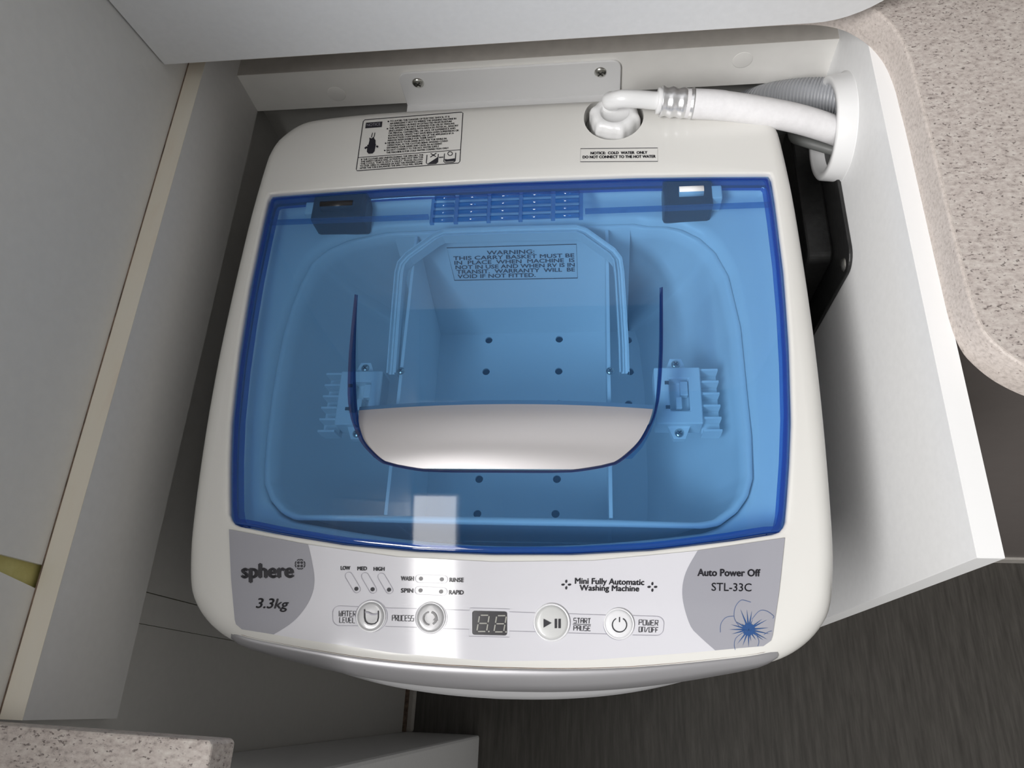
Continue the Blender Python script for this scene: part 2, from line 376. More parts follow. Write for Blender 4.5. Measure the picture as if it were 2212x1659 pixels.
lid = thing('bench_lid', 'large white lift-up bench lid standing open behind the washing machine', 'lid')
lean = 0.17
def lidpt(x, h, t): return Vector((x, 0.45 - h * lean + t, dz(0.3935) + h))
rc = 0.058; lo = [(XW + 0.0015, 0.0)]
for k in range(13):
    a = -math.pi / 2 + (math.pi / 2) * k / 12
    lo.append((0.2785 - rc + rc * math.cos(a), rc + rc * math.sin(a)))
for k in range(13):
    a = (math.pi / 2) * k / 12
    lo.append((0.2785 - rc + rc * math.cos(a), 0.47 - rc + rc * math.sin(a)))
lo.append((XW + 0.0015, 0.47)); n = len(lo)
fr = [lidpt(x, h, 0) for x, h in lo]; bk = [lidpt(x, h, 0.016) for x, h in lo]
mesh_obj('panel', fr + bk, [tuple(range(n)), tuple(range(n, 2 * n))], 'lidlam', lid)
eo = 0.0004
mesh_obj('edge_band', fr + bk, [(i, (i + 1) % n, n + (i + 1) % n, n + i) for i in range(n)], 'edging', lid)
hb = box('hinge', -0.25, 0.20, 0.4655, 0.5, dz(0.3935), dz(0.392), 'steel', lid)

# benchtops
bl = [(1.25, 0.1655), (0.345, 0.1655), (0.325, 0.1695), (0.311, 0.1744), (0.2975, 0.1833), (0.2882, 0.1938), (0.2826, 0.2046), (0.2800, 0.222), (0.2795, 0.25), (0.2793, 0.36), (0.2787, 0.392), (0.2782, 0.4122),
      (0.2752, 0.4337), (0.2690, 0.4503), (0.2608, 0.4621), (0.2492, 0.4722), (0.2300, 0.4785), (0.20, 0.4800), (XW, 0.4800)]
sm = [tuple(p) for p in catmull([(x, y, 0) for x, y in bl[1:-1]], 4)]
bl2 = [bl[0]] + [(p[0], p[1]) for p in sm] + [bl[-1]]
bt = thing('benchtop', 'speckled beige stone-look benchtop with rounded corner beside the open lid', 'benchtop')
off = 0.0015
def inset(pl, o):
    out = []
    for i in range(len(pl)):
        a = Vector(pl[max(i - 1, 0)]); b = Vector(pl[min(i + 1, len(pl) - 1)]); t = (b - a).normalized(); out.append((pl[i][0] + t.y * o, pl[i][1] - t.x * o))
    return out
ins = inset(bl2, off)
prism('benchtop_slab', ins + [(XW, YB), (1.25, YB)], dz(0.42), dz(0.394), 'bench', bt)
rows = [[(x, y, dz(0.42)) for x, y in bl2], [(x, y, dz(0.3955)) for x, y in bl2], [(x, y, dz(0.3943)) for x, y in inset(bl2, 0.0005)], [(x, y, dz(0.3939)) for x, y in inset(bl2, 0.0022)]]
grid('edge_strip', rows, 'benchedge', bt, smooth=True)
bf = thing('front_benchtop', 'speckled brown benchtop corner at the lower left of the photo', 'benchtop')
fx = at(460, 1600, z=dz(0.394)).x
prism('benchtop_slab', [(XW, -0.02), (fx - 0.002, -0.0225), (fx, -0.0245), (fx, -0.9), (XW, -0.9)], dz(0.42), dz(0.394), 'bench', bf, bevel=0.0012)
fcab = thing('front_cupboard', 'white cupboard below the lower left benchtop corner', 'cupboard')
box('body', XW + 0.002, fx - 0.012, -0.9, -0.05, 0.0, dz(0.4202), 'laminate', fcab, 0.004)
ccab = thing('curved_cupboard', 'grey-brown cupboard with rounded corner under the speckled benchtop', 'cupboard')
cp = [(1.25, 0.262), (0.40, 0.262)] + [(0.40 - 0.10 * math.sin(a), 0.362 - 0.10 * math.cos(a)) for a in [math.pi / 2 * k / 14 for k in range(1, 15)]] + [(0.30, YB - 0.004), (1.25, YB - 0.004)]
o = prism('curved_front', cp, 0.03, dz(0.42), 'brown', ccab)
prism('kickboard', [(1.25, 0.258), (0.40, 0.258), (0.36, 0.268), (0.325, 0.30), (0.31, 0.36), (0.31, YB - 0.004), (1.25, YB - 0.004)], 0.0, 0.03, 'railtop', ccab)

# strip light, and an unseen locker added to carry it and block overhead light
ok = thing('shading_locker', 'added unseen white overhead locker that blocks light from above', 'locker')
box('locker_body', XW, 0.32, -0.12, 0.54, 1.745, 2.15, 'locker', ok, 0.004)  # made wide to shade the machine's back deck from overhead ambient
box('side_shelf', XW, -0.16, -0.40, -0.12, 1.745, 1.765, 'locker', ok, 0.003)
sl = thing('strip_light', 'slim lit strip light under the overhead locker', 'light')
box('housing', -0.268, -0.178, -0.36, 0.165, 1.731, 1.745, 'white', sl, 0.003)
box('lens', -0.263, -0.188, -0.35, 0.155, 1.727, 1.731, 'lamp', sl)

#@MACHINE
# ------------------------------------------------------------------ washing machine
wm = thing('washing_machine', 'small white top-loading washing machine with clear blue lid', 'washing machine')
half_out = [(0.0, 0.0145), (0.04, 0.0152), (0.0774, 0.0172), (0.11, 0.0205), (0.14, 0.0245), (0.165, 0.0285), (0.180, 0.0335), (0.1925, 0.0415), (0.2020, 0.0515), (0.2075, 0.0620), (0.2105, 0.078), (0.2125, 0.10),
            (0.2140, 0.15), (0.2150, 0.20), (0.2155, 0.25), (0.2153, 0.30), (0.2140, 0.36), (0.2108, 0.409), (0.2085, 0.4235), (0.2040, 0.4350), (0.1975, 0.4430), (0.1895, 0.4500), (0.1759, 0.4555), (0.1391, 0.4590), (0.0948, 0.4605), (0.0, 0.4615)]
OUT = mirror([(p[0], p[1]) for p in catmull([(x, y, 0) for x, y in half_out], 4)])
lid_side = [(0.1045, 0.1800), (0.1085, 0.1832), (0.1257, 0.1857), (0.1462, 0.1888), (0.1753, 0.1925), (0.2324, 0.1966), (0.2876, 0.1990), (0.3487, 0.1990), (0.3740, 0.1982)]
def lx(y): return lerp1(lid_side, y)
lid_front = [(0.0, 0.0880), (0.05, 0.0889), (0.10, 0.0923), (0.1142, 0.0940), (0.15, 0.0990), (0.1768, 0.1037)]
lid_back = [(0.0, 0.3785), (0.10, 0.3775), (0.15, 0.3758), (0.1982, 0.3735)]
def lyf(x): return lerp1(lid_front, abs(x))
def lyb(x): return lerp1(lid_back, abs(x))
half_in = [(0.0, 0.0880), (0.05, 0.0889), (0.10, 0.0923), (0.15, 0.0990), (0.1740, 0.1031), (0.1785, 0.1046), (0.1812, 0.1075), (0.1832, 0.1110), (0.1857, 0.1257), (0.1888, 0.1462), (0.1925, 0.1753), (0.1966, 0.2324), (0.1990, 0.2876), (0.1990, 0.3487), (0.1985, 0.3690), (0.1970, 0.3737), (0.15, 0.3758), (0.10, 0.3775), (0.0, 0.3785)]
IN = mirror(half_in)
cc = Vector((0.0, 0.235)); NA = 420
angs = sorted([2 * math.pi * i / NA for i in range(NA)] + [math.atan2(y - cc.y, x - cc.x) % (2 * math.pi) for x, y in half_in[4:9] + half_in[13:17]] + [math.atan2(y - cc.y, -x - cc.x) % (2 * math.pi) for x, y in half_in[4:9] + half_in[13:17]])
So = star(OUT, cc, angs); Si = star(IN, cc, angs)
def lp(a, b, t): return a + (b - a) * t
def shrink(p, o):                              # move outline point towards the centre by o
    d = (p - cc); return cc + d * ((d.length - o) / d.length)
loops = []
loops.append([(p.x, p.y, ztop(p.y) - 0.014) for p in Si])
loops.append([(p.x, p.y, ztop(p.y) - 0.0016) for p in Si])
loops.append([(q.x, q.y, ztop(q.y) - 0.0004) for q in [shrink(p, -0.0008) for p in Si]])
loops.append([(q.x, q.y, ztop(q.y)) for q in [shrink(p, -0.0022) for p in Si]])
for t in (0.15, 0.3, 0.45, 0.6, 0.75, 0.88):
    loops.append([(lp(shrink(a, -0.0022), shrink(b, 0.013), t).x, lp(shrink(a, -0.0022), shrink(b, 0.013), t).y, ztop(lp(shrink(a, -0.0022), shrink(b, 0.013), t).y)) for a, b in zip(Si, So)])
for k in range(0, 7):
    a = math.pi / 2 * k / 6
    loops.append([(q.x, q.y, ztop(q.y) - 0.013 * (1 - math.cos(a))) for q in [shrink(b, 0.013 - 0.013 * math.sin(a)) for b in So]])
loops.append([(p.x, p.y, ztop(p.y) - 0.030) for p in So])
loops.append([(p.x, p.y, ztop(p.y) - 0.055) for p in [shrink(b, 0.002) for b in So]])
loops.append([(p.x, p.y, ztop(p.y) - 0.055) for p in [shrink(b, 0.006) for b in So]])
loops.append([(p.x, p.y, ztop(p.y) - 0.030) for p in [shrink(b, 0.012) for b in So]])
loops.append([(p.x, p.y, ztop(p.y) - 0.018) for p in [lp(a, b, 0.3) for a, b in zip(Si, So)]])
tc_ = grid('top_cover', loops, 'plastic', wm, closed=True, cyc=True)
wx, wy = 0.0815, 0.4365
cut = mesh_obj('cutter', *lathe_vf([(0.0001, -0.030), (0.0215, -0.030), (0.0235, -0.012), (0.0245, 0.02), (0.0001, 0.02)], (wx, wy, dz(0.46)), (0, 0, 1), 40), 'plastic')
boolean_cut(tc_, [cut])
tc_.data.polygons.foreach_set('use_smooth', [True] * len(tc_.data.polygons))
es = tc_.modifiers.new('split', 'EDGE_SPLIT'); es.split_angle = math.radians(50)
lathe('inlet_well', [(0.0001, -0.0285), (0.021, -0.0285), (0.0225, -0.013)], (wx, wy, dz(0.46)), (0, 0, 1), 'plastic', wm, 40)
# lower cabinet of the machine
bodyo = [shrink(b, 0.010) for b in So][::3]
grid('cabinet', [[(p.x, p.y, ztop(p.y) - 0.05) for p in bodyo], [(p.x, p.y, 0.06) for p in bodyo], [(p.x * 0.97, 0.235 + (p.y - 0.235) * 0.97, 0.03) for p in bodyo]], 'body', wm, closed=True)
for sx in (-1, 1):
    for y in (0.08, 0.40):
        lathe('foot', [(0.0001, 0.035), (0.018, 0.035), (0.018, 0.008), (0.022, 0.0), (0.0001, 0.0)], (sx * 0.15, y, 0.0), (0, 0, 1), 'black', wm, 20)
# dark drum inside
lathe('drum', [(0.155, 0.74), (0.15, 0.45), (0.11, 0.42), (0.0001, 0.42)], (0, 0.235, 0), (0, 0, 1), 'hole', wm, 40)

# silver trim band round the front edge
def front_y(x): return min(p[1] for p in [(a, b) for a, b in OUT if abs(a - x) < 0.004] or [(0, 0.03)])
ftab = sorted([(x, y) for x, y in [(p[0], p[1]) for p in catmull([(x, y, 0) for x, y in half_out[:8]], 8)]])
def fy(x): return lerp1(ftab, abs(x))
cols = [-0.1735 + 0.347 * i / 80 for i in range(81)]
prof = [(0.0062, 0.0012), (0.0058, 0.0016), (0.0040, 0.0014), (0.0015, 0.0002), (-0.0025, -0.0030), (-0.0055, -0.0080), (-0.0070, -0.0140), (-0.0072, -0.0195), (-0.0062, -0.0235), (-0.0045, -0.0252), (-0.0045, -0.0266), (-0.0058, -0.0272), (-0.0058, -0.0285), (0.002, -0.0295)]
def trimcol(x, pr):
    e = min(1.0, (0.1735 - abs(x)) / 0.007) ** 0.5; yb = fy(x); k = max(0.0, 1 - (x / 0.1735) ** 2)
    return [(x, yb + (p[0] if p[0] > 0 else p[0] * (0.12 + 0.88 * k)) + (1 - e) * 0.002, ztop(yb) - 0.0026 + p[1] * (0.25 + 0.75 * e)) for p in pr]
ft = grid('front_trim', [trimcol(x, prof) for x in cols], 'trim', wm)
grid('trim_seam', [trimcol(x, [(0.0072, 0.0022), (0.0060, 0.0022), (0.0060, 0.0014)]) for x in cols], 'seam', ft)
pr2 = [(-0.004, -0.028), (-0.0095, -0.034), (-0.0115, -0.045), (-0.0100, -0.075), (-0.002, -0.12), (0.006, -0.145), (0.014, -0.16)]
def lowcol(x):
    k = max(0.0, 1 - (x / 0.165) ** 2) ** 0.5; yb = fy(x)
    return [(x, yb + 0.013 * (1 - k) + p[0] * k, ztop(yb) + p[1]) for p in pr2]
grid('front_bulge', [lowcol(-0.165 + 0.33 * i / 60) for i in range(61)], 'body', wm)

# control panel foil
def ptop(x): return lerp1([(0, 0.0832), (0.063, 0.0851), (0.1265, 0.0921), (0.1812, 0.1009)], abs(x))
def pbot(x):
    ax = abs(x); y = lerp1([(0, 0.0240), (0.061, 0.0268), (0.119, 0.0326), (0.150, 0.0363), (0.1700, 0.0385)], ax)
    return y
def pedge(y): return lerp1([(0.0368, 0.1590), (0.0377, 0.1640), (0.0386, 0.1660), (0.0398, 0.1680), (0.0419, 0.1696), (0.069, 0.1755), (0.101, 0.1812)], y)
EP = 0.0006
rows = []
for j in range(25):
    r = []
    for i in range(97):
        u = -1 + 2 * i / 96
        x = u * 0.1755
        for _ in range(6):
            y = ptop(x) + (pbot(x) - ptop(x)) * j / 24; x = u * pedge(y)
        r.append((x, y, ztop(y) + EP))
    rows.append(r)
cpan = grid('control_panel', rows, 'panel', wm)
# grey ends of the foil
def endzone(sgn, arc):
    arc = [(q.x, q.y) for q in catmull([(a, b, 0) for a, b in arc], 8)]
    rows = []
    for j in range(25):
        t = j / 24; r = []
        for i in range(13):
            s_ = i / 12; x = sgn * 0.16
            for _ in range(8):
                y = ptop(x) + (pbot(x) - ptop(x)) * t; x = sgn * (lerp1(arc, y) * (1 - s_) + pedge(y) * s_)
            r.append((x, y, ztop(y) + EP + 0.0002))
        rows.append(r)
    return grid('grey_panel_end', rows, 'panelgrey', cpan)
endzone(-1, [(p[1], p[0]) for p in reversed([(0.1250, 0.0930), (0.1215, 0.083), (0.1181, 0.0704), (0.1190, 0.060), (0.1241, 0.0502), (0.1320, 0.042), (0.1432, 0.0350)])])
endzone(1, [(p[1], p[0]) for p in reversed([(0.1282, 0.0925), (0.1200, 0.0783), (0.1178, 0.0646), (0.1217, 0.0487), (0.1275, 0.042), (0.1363, 0.0345)])])
mp = lambda px, py: on_top(px, py, 0.0011)
ink = lambda: Print(mp)
# brand end
p = ink(); p.text('sphere', (523, 1248), (633, 1247), 30, 2.7)
for a in (0, 1, 2, 3):
    sx, sy = ((-1, -1), (1, -1), (-1, 1), (1, 1))[a]; p.disc(648 + sx * 3.6, 1219 + sy * 3.6, 3.0, n=10)
for k in range(8):
    a0 = math.pi / 4 * k + 0.12; p.stroke([(648 + 10.5 * math.cos(a0 + d), 1219 + 10.5 * math.sin(a0 + d)) for d in (0, .18, .36, .54)], 2.2)
for sx, sy in ((0, -1), (0, 1), (-1, 0), (1, 0)): p.stroke([(648 + sx * 7.5, 1219 + sy * 7.5), (648 + sx * 11, 1219 + sy * 11)], 1.5)
p.build('brand_lettering', 'ink', cpan)
p = ink(); p.text('3.3kg', (553, 1313), (623, 1315), 21, 0.9, 0.25); p.build('capacity_lettering', 'ink', cpan)
p = ink()
for s_, x0, x1, y in (('LOW', 736, 756, 1231), ('MED', 772, 792, 1232), ('HIGH', 807, 830, 1233), ): p.text(s_, (x0, y), (x1, y), 8, 0.45)
for s_, x0, x1, y in (('WASH', 866, 893, 1254), ('RINSE', 971, 1001, 1257), ('SPIN', 866, 892, 1280), ('RAPID', 970, 1001, 1284)): p.text(s_, (x0, y), (x1, y + 0.4), 9, 0.45)
for x, y in ((769.5, 1272), (804.5, 1273), (840, 1274), (909, 1250), (954, 1251.5), (908, 1275.5), (952.5, 1278)): p.disc(x, y, 4.4)
p.build('indicator_lettering', 'ink', cpan)
p = ink()
def pill(p, ax, ay, bx, by, r, wd=0.9):
    d = Vector((bx - ax, by - ay)).normalized(); a0 = math.atan2(d.y, d.x); pts = []
    for k in range(9): a = a0 - math.pi / 2 + math.pi * k / 8; pts.append((bx + r * math.cos(a), by + r * math.sin(a)))
    for k in range(9): a = a0 + math.pi / 2 + math.pi * k / 8; pts.append((ax + r * math.cos(a), ay + r * math.sin(a)))
    p.stroke(pts, wd, True)
pill(p, 753, 1244, 770, 1273, 8); pill(p, 788, 1245, 805, 1274, 8); pill(p, 823.5, 1246, 840.5, 1275, 8)
pill(p, 905, 1250, 958, 1251.5, 8.5); pill(p, 904, 1275.5, 957, 1278, 8.5)
# band outline running behind the buttons
def arc(cx, cy, r, a0, a1, n=10): return [(cx + r * math.cos(math.radians(a0 + (a1 - a0) * k / n)), cy + r * math.sin(math.radians(a0 + (a1 - a0) * k / n))) for k in range(n + 1)]
p.stroke([(775, 1311), (735, 1309)] + arc(733, 1324, 15, -100, -180, 6) + arc(734, 1336, 16, 180, 95, 6) + [(775, 1352)], 0.9)
p.stroke([(832, 1313.5), (900, 1315)], 0.9); p.stroke([(832, 1353.5), (900, 1355.5)], 0.9)
p.stroke([(960, 1317), (1014, 1319), (1015, 1313.5), (1101, 1316), (1100, 1322), (1156, 1324)], 0.9)
p.stroke([(958, 1358), (1013, 1360), (1013, 1374.5), (1100, 1377), (1100, 1363.5), (1156, 1365)], 0.9)
p.stroke([(1228, 1326), (1310, 1329)], 0.9); p.stroke([(1227, 1367.5), (1312, 1370)], 0.9)
p.stroke([(1366, 1330), (1416, 1331.5)] + arc(1419, 1347, 15, -88, 0, 6) + arc(1418, 1358, 15, 0, 95, 6) + [(1366, 1372)], 0.9)
for x, y, r in ((802, 1331, 34.5), (931, 1335, 34.5), (1192, 1345, 40), (1337, 1349, 33.5)): p.stroke(arc(x, y, r, 0, 351, 39), 0.9, True)
p.build('outline_print', 'thinink', cpan)
p = ink()
p.seg('WATER', (732, 1331), (768, 1332), 11.5, 1.3); p.seg('LEVEL', (733, 1345), (766, 1346), 11.5, 1.3); p.build('water_level_lettering', 'ink', cpan)
p = ink(); p.seg('PROCESS', (847, 1341), (893, 1342), 12, 1.5); p.build('process_lettering', 'ink', cpan)
p = ink(); p.seg('START', (1239, 1346), (1275, 1347), 10.5, 1.5); p.stroke([(1237, 1348.6), (1276, 1349.6)], 1.0); p.seg('PAUSE', (1239, 1362), (1275, 1363), 10.5, 1.5); p.build('start_pause_lettering', 'ink', cpan); p = ink()
p.seg('POWER', (1380, 1350), (1421, 1351.5), 11, 1.5); p.seg('ON/OFF', (1380, 1365), (1421, 1366.5), 10.5, 1.5)
p.build('power_lettering', 'ink', cpan)
p = ink(); p.text('Mini Fully Automatic', (1242, 1261), (1391, 1264), 12.5, 0.55); p.text('Washing Machine', (1252, 1275.5), (1380, 1277.5), 12, 0.55)
for x, y in ((1223, 1263), (1409, 1268)):
    for dx, dy in ((7, 0), (-7, 0), (0, 7), (0, -7)): p.disc(x + dx, y + dy, 3.8 if dx else 2.3, 2.3 if dx else 3.6, 12)
p.build('slogan_lettering', 'ink', cpan)
p = ink(); p.text('Auto Power Off', (1507, 1244), (1642, 1245), 15, 0.9); p.text('STL-33C', (1537, 1276), (1623, 1277.5), 17, 0.2)
p.build('model_lettering', 'ink', cpan)
# line-drawn flower
p = ink(); fxp, fyp = 1617, 1360
for ang, ln in ((-95, 44), (-80, 42), (-68, 24), (-112, 48), (-38, 38), (-28, 46), (-5, 44), (12, 48), (28, 46), (36, 40), (55, 28), (78, 26), (90, 38), (110, 38), (128, 40), (165, 38), (180, 42), (196, 40), (212, 34), (-140, 20)):
    a = math.radians(ang); x1 = fxp + ln * math.cos(a); y1 = fyp + ln * math.sin(a)
    if x1 > 1664: x1 = 1664
    if y1 > 1398: y1 = 1396
    p.poly([(fxp - 2.4 * math.sin(a), fyp + 2.4 * math.cos(a)), (x1, y1), (fxp + 2.4 * math.sin(a), fyp - 2.4 * math.cos(a))])
p.disc(fxp, fyp, 6.5, 6, 14)
for k in range(11):
    a = k * 0.571 + 0.2; p.disc(fxp + 11 * math.cos(a), fyp + 11 * math.sin(a), 3.4, 3.0, 6)
p.build('flower_heart', 'blueink', cpan)
p = ink()
p.stroke([(q.x, q.y) for q in catmull([(1596, 1352, 0), (1586, 1335, 0), (1588, 1312, 0), (1600, 1297, 0), (1612, 1298, 0), (1622, 1301, 0)], 5)], 1.1)
for pts in ([(1585, 1331), (1568, 1334), (1557, 1348), (1556, 1366)], [(1624, 1338), (1640, 1320), (1656, 1320), (1671, 1331), (1669, 1336)], [(1606, 1366), (1590, 1378), (1586, 1392), (1588, 1404)], [(1632, 1368), (1639, 1384), (1637, 1396)], [(1650, 1371), (1660, 1365), (1667, 1363)]):
    p.stroke([(q.x, q.y) for q in catmull([(a, b, 0) for a, b in pts], 5)], 1.1)
p.build('flower_petal_lines', 'paleblue', cpan)
# display
def rrect(x0, y0, x1, y1, r, n=5):
    pts = []
    for cx, cy_, a in ((x1 - r, y0 + r, -90), (x1 - r, y1 - r, 0), (x0 + r, y1 - r, 90), (x0 + r, y0 + r, 180)):
        pts += [(cx + r * math.cos(math.radians(a + 90 * k / n)), cy_ + r * math.sin(math.radians(a + 90 * k / n))) for k in range(n + 1)]
    return pts
def skewy(pts, k, x0): return [(x, y + k * (x - x0)) for x, y in pts]
Print(mp).poly(skewy(rrect(1020, 1319.5, 1095, 1371, 5), 0.025, 1020)).build('display', 'display', cpan)
p = Print(lambda px, py: on_top(px, py, 0.0014))
for ox in (1030, 1067):
    oy = 1329 + 0.025 * (ox - 1030); H = 35; W = 21; sh = 6
    def sg(a, b):
        (x0, y0), (x1, y1) = a, b
        p.stroke([(ox + sh * (1 - y0) + W * x0, oy + H * y0), (ox + sh * (1 - y1) + W * x1, oy + H * y1)], 2.6)
    for a, b in (((.12, 0), (.88, 0)), ((.12, .5), (.88, .5)), ((.12, 1), (.88, 1)), ((0, .06), (0, .44)), ((1, .06), (1, .44)), ((0, .56), (0, .94)), ((1, .56), (1, .94))): sg(a, b)
    p.disc(ox + W + 5, oy + H, 1.8, n=10)
p.build('display_digits', 'segment', cpan)
# buttons
def button(px, py, rpx, m, dome):
    c = on_top(px, py); e = on_top(px + rpx, py); r = (e - c).length
    n_ = Vector((0, -0.9 * (0.25 - c.y), 1)).normalized(); c2 = c
    lathe('button_ring', [(r * 1.08, 0.0006), (r * 1.07, 0.0014), (r * 1.0, 0.0017), (r * 0.95, 0.0010)], c2, n_, 'btn2', cpan, 40)
    lathe('button', [(r * 0.95, 0.0008), (r * 0.92, 0.0016), (r * 0.8, 0.0019), (r * 0.4, 0.0019 + dome), (0.0001, 0.0019 + dome)], c2, n_, m, cpan, 40)
button(802, 1331, 30, 'btn', -0.0003); button(931, 1334, 30, 'btn', -0.0003); button(1192, 1344, 37, 'btn3', 0.0); button(1337, 1347, 31, 'btn2', 0.0)
sy_ = lambda px, py: on_top(px, py, 0.0024)
p = Print(sy_)
p.stroke([(787, 1316), (787, 1334), (789, 1342), (794, 1347), (802, 1348.5), (810, 1347), (815, 1342), (817, 1334), (817, 1319)], 2.4)
p.build('water_level_symbol', 'ink', cpan)
Print(sy_).poly([(788, 1321), (796, 1322), (803, 1326), (810, 1326), (816, 1324), (816, 1327), (810, 1329), (802, 1329), (795, 1325), (788, 1324)]).build('water_line_symbol', 'thinink', cpan)
p = Print(sy_); p.stroke(arc(928, 1336, 14, -75, 60, 12), 4.5); p.poly([(935, 1340), (946, 1341), (940, 1333)]); p.stroke(arc(928, 1336, 14, 95, 260, 14), 3.2); p.build('process_symbol', 'ink', cpan)
p = Print(sy_); p.poly([(1174, 1337), (1174, 1356), (1191, 1346)]); p.poly([(1198, 1337), (1203, 1337), (1203, 1357), (1198, 1357)]); p.poly([(1206, 1337), (1211, 1337), (1211, 1357), (1206, 1357)]); p.build('start_pause_symbol', 'ink', cpan)
p = Print(sy_); p.stroke(arc(1338, 1350, 15.5, -62, 242, 26), 2.2); p.stroke([(1338, 1333), (1338, 1344)], 2.2); p.build('power_symbol', 'ink', cpan)

# notice labels printed on the back deck
mp2 = lambda px, py: on_top(px, py, 0.0003)
nl = [Vector((785, 259)), Vector((1000, 242)), Vector((993, 352)), Vector((769, 369))]
def nq(s, t):                                  # s across, t down, both 0..1
    a = nl[0] + (nl[1] - nl[0]) * s; b = nl[3] + (nl[2] - nl[3]) * s; q = a + (b - a) * t; return (q.x, q.y)
p = Print(mp2)
p.stroke([nq(s, t) for s, t in ((.015, 0), (.985, 0), (1, .02), (1, .97), (.985, 1), (.01, 1), (0, .97), (0, .03))], 1.6, True)
p.stroke([nq(0, .74), nq(1, .74)], 1.3)
L = ['TO AVOID THE DANGER OF ELECTRIC SHOCK, IT IS', 'AN EMERGENCY NOT TO WIRING THE WASHING MACHINE IN', 'TO DRAWINGS OR ENDS OF EXTRACTED FROM MOISTURE', 'THE APPLIANCE IS NOT INTENDED FOR USE BY PERSONS', '(INCLUDING CHILDREN) WITH REDUCED PHYSICAL, SENSORY', 'OR MENTAL CAPABILITIES, OR LACK OF EXPERIENCE AND', 'KNOWLEDGE, UNLESS THEY HAVE BEEN GIVEN SUPERVISION OR', 'INSTRUCTION CONCERNING USE OF THE APPLIANCE BY A', 'PERSON RESPONSIBLE FOR THEIR SAFETY', 'NEVER PLACE YOUR HAND INTO THE TUB WHILE IN', 'OPERATION, AS THE CLOTHES BEING WASHED COULD', 'ENTANGLE YOUR HAND AND CAUSE AN ACCIDENT', 'DO NOT CONNECT TO THE HOT WATER SUPPLY', 'THE MACHINE IS FOR COLD WATER CONNECTION ONLY']
for i, s_ in enumerate(L):
    t = 0.085 + 0.0475 * i; s0 = 0.275 + 0.0; e = s0 + 0.0135 * len(s_)
    p.text(s_, nq(s0, t), nq(min(e, .97), t), 3.6, 0.2)
    if i in (0, 3, 9, 12): q = nq(0.255, t - 0.015); p.disc(q[0], q[1], 1.9, 1.6, 8)
for i, s_ in enumerate(['IF THE CLOTHES ARE UNEVEN DURING THE SPIN DRY, THE', 'THE SAFETY DEVICE WILL ACTIVATE AND NOT SPIN THE', 'THE CYCLE. THIS IS NOT A FAULT. PLEASE ALLOW', 'TO STOP. OPEN TO ARRANGE OR SORT THE WASHING LOAD.', 'AFTER THE TUB IS BALANCED THE SPIN CYCLE WILL RESUME']):
    t = 0.80 + 0.0425 * i; p.text(s_, nq(0.035, t), nq(0.64, t), 3.4, 0.2)
q = [nq(s, t) for s, t in ((.03, .06), (.195, .06), (.195, .17), (.03, .17))]; p.poly(q)
# basket sketch: mound of washing in a tub
p.poly([nq(s, t) for s, t in ((.075, .50), (.16, .50), (.155, .64), (.14, .68), (.10, .68), (.08, .64))])
p.poly([nq(s, t) for s, t in ((.085, .50), (.09, .42), (.085, .36), (.11, .38), (.125, .35), (.14, .40), (.15, .42), (.155, .50))])
p.stroke([nq(.055, .57), nq(.075, .54)], 4); p.stroke([nq(.165, .54), nq(.185, .56)], 4)
for s in (.105, .13): p.stroke([nq(s, .36), nq(s + .005, .27)], 1.6)
for s0 in (.675, .845):
    p.stroke([nq(s, t) for s, t in ((s0, .79), (s0, .95), (s0 + .015, .975), (s0 + .095, .975), (s0 + .11, .95), (s0 + .11, .79))], 1.8)
p.stroke([nq(.795, .86), nq(.835, .86)], 2.2)
p.poly([nq(s, t) for s, t in ((.69, .965), (.77, .965), (.782, .94), (.782, .85))]); p.poly([nq(s, t) for s, t in ((.85, .90), (.88, .91), (.95, .90), (.95, .955), (.86, .955))])
p.stroke([nq(.71, .77), nq(.765, .84)], 1.8); p.stroke([nq(.765, .77), nq(.71, .84)], 1.8)
c_ = nq(.90, .80); p.stroke([(c_[0] + 5 * math.cos(a), c_[1] + 4.2 * math.sin(a)) for a in [2 * math.pi * k / 14 for k in range(14)]], 1.6, True)
p.build('safety_notice_print', 'ink', wm)
p = Print(lambda px, py: on_top(px, py, 0.0005)); p.text('NOTICE', nq(.045, .135), nq(.18, .135), 6.0, 0.0); p.build('notice_heading', 'thinink', wm)
p = Print(mp2)
p.stroke([(1254, 321), (1420.5, 319.5), (1421, 348.5), (1253.5, 349.5)], 1.3, True)
p.text('NOTICE:  COLD  WATER  ONLY', (1276, 333.5), (1398, 332), 5.6, 0.5); p.text('DO NOT CONNECT TO THE HOT WATER', (1259, 342), (1416, 340.5), 5.6, 0.5)
p.build('cold_water_notice_print', 'ink', wm)

# collar below the lid with the basket opening
rimpx = [(843, 508), (791, 518), (761, 524), (716, 544), (683, 571), (659, 616), (641, 661), (623, 722), (608, 797), (597, 870), (588, 940), (583, 997), (583, 1040), (596, 1075), (619, 1101), (645, 1113), (711, 1113), (830, 1115), (972, 1117), (1060, 1118), (1212, 1121), (1323, 1124), (1440, 1128), (1510, 1130), (1544, 1124), (1582, 1096), (1604, 1065), (1614, 1027), (1611, 938), (1601, 843), (1588, 708), (1563, 600), (1535, 550), (1503, 521), (1465, 502), (1433, 496), (1395, 496), (1364, 491)]
DR = 0.492
RIM = [at(px, py, z=dz(DR)) for px, py in rimpx]; RIM = [(q.x, q.y) for q in RIM]
RIMs = star(RIM, Vector((0, 0.24)), angs)
cb = Vector((0, 0.24))
def grow(p, o): d = p - cb; return cb + d * ((d.length + o) / d.length)
OPEN = []
for p_ in RIMs:
    q = grow(p_, 0.0075)
    if q.y < 0.14: q = Vector((q.x, q.y - 0.013 * max(0, 1 - (q.x / 0.150) ** 2)))
    OPEN.append(q)
Sic = [Vector(p_) for p_ in star(IN, cb, angs)]
ds = 0.484
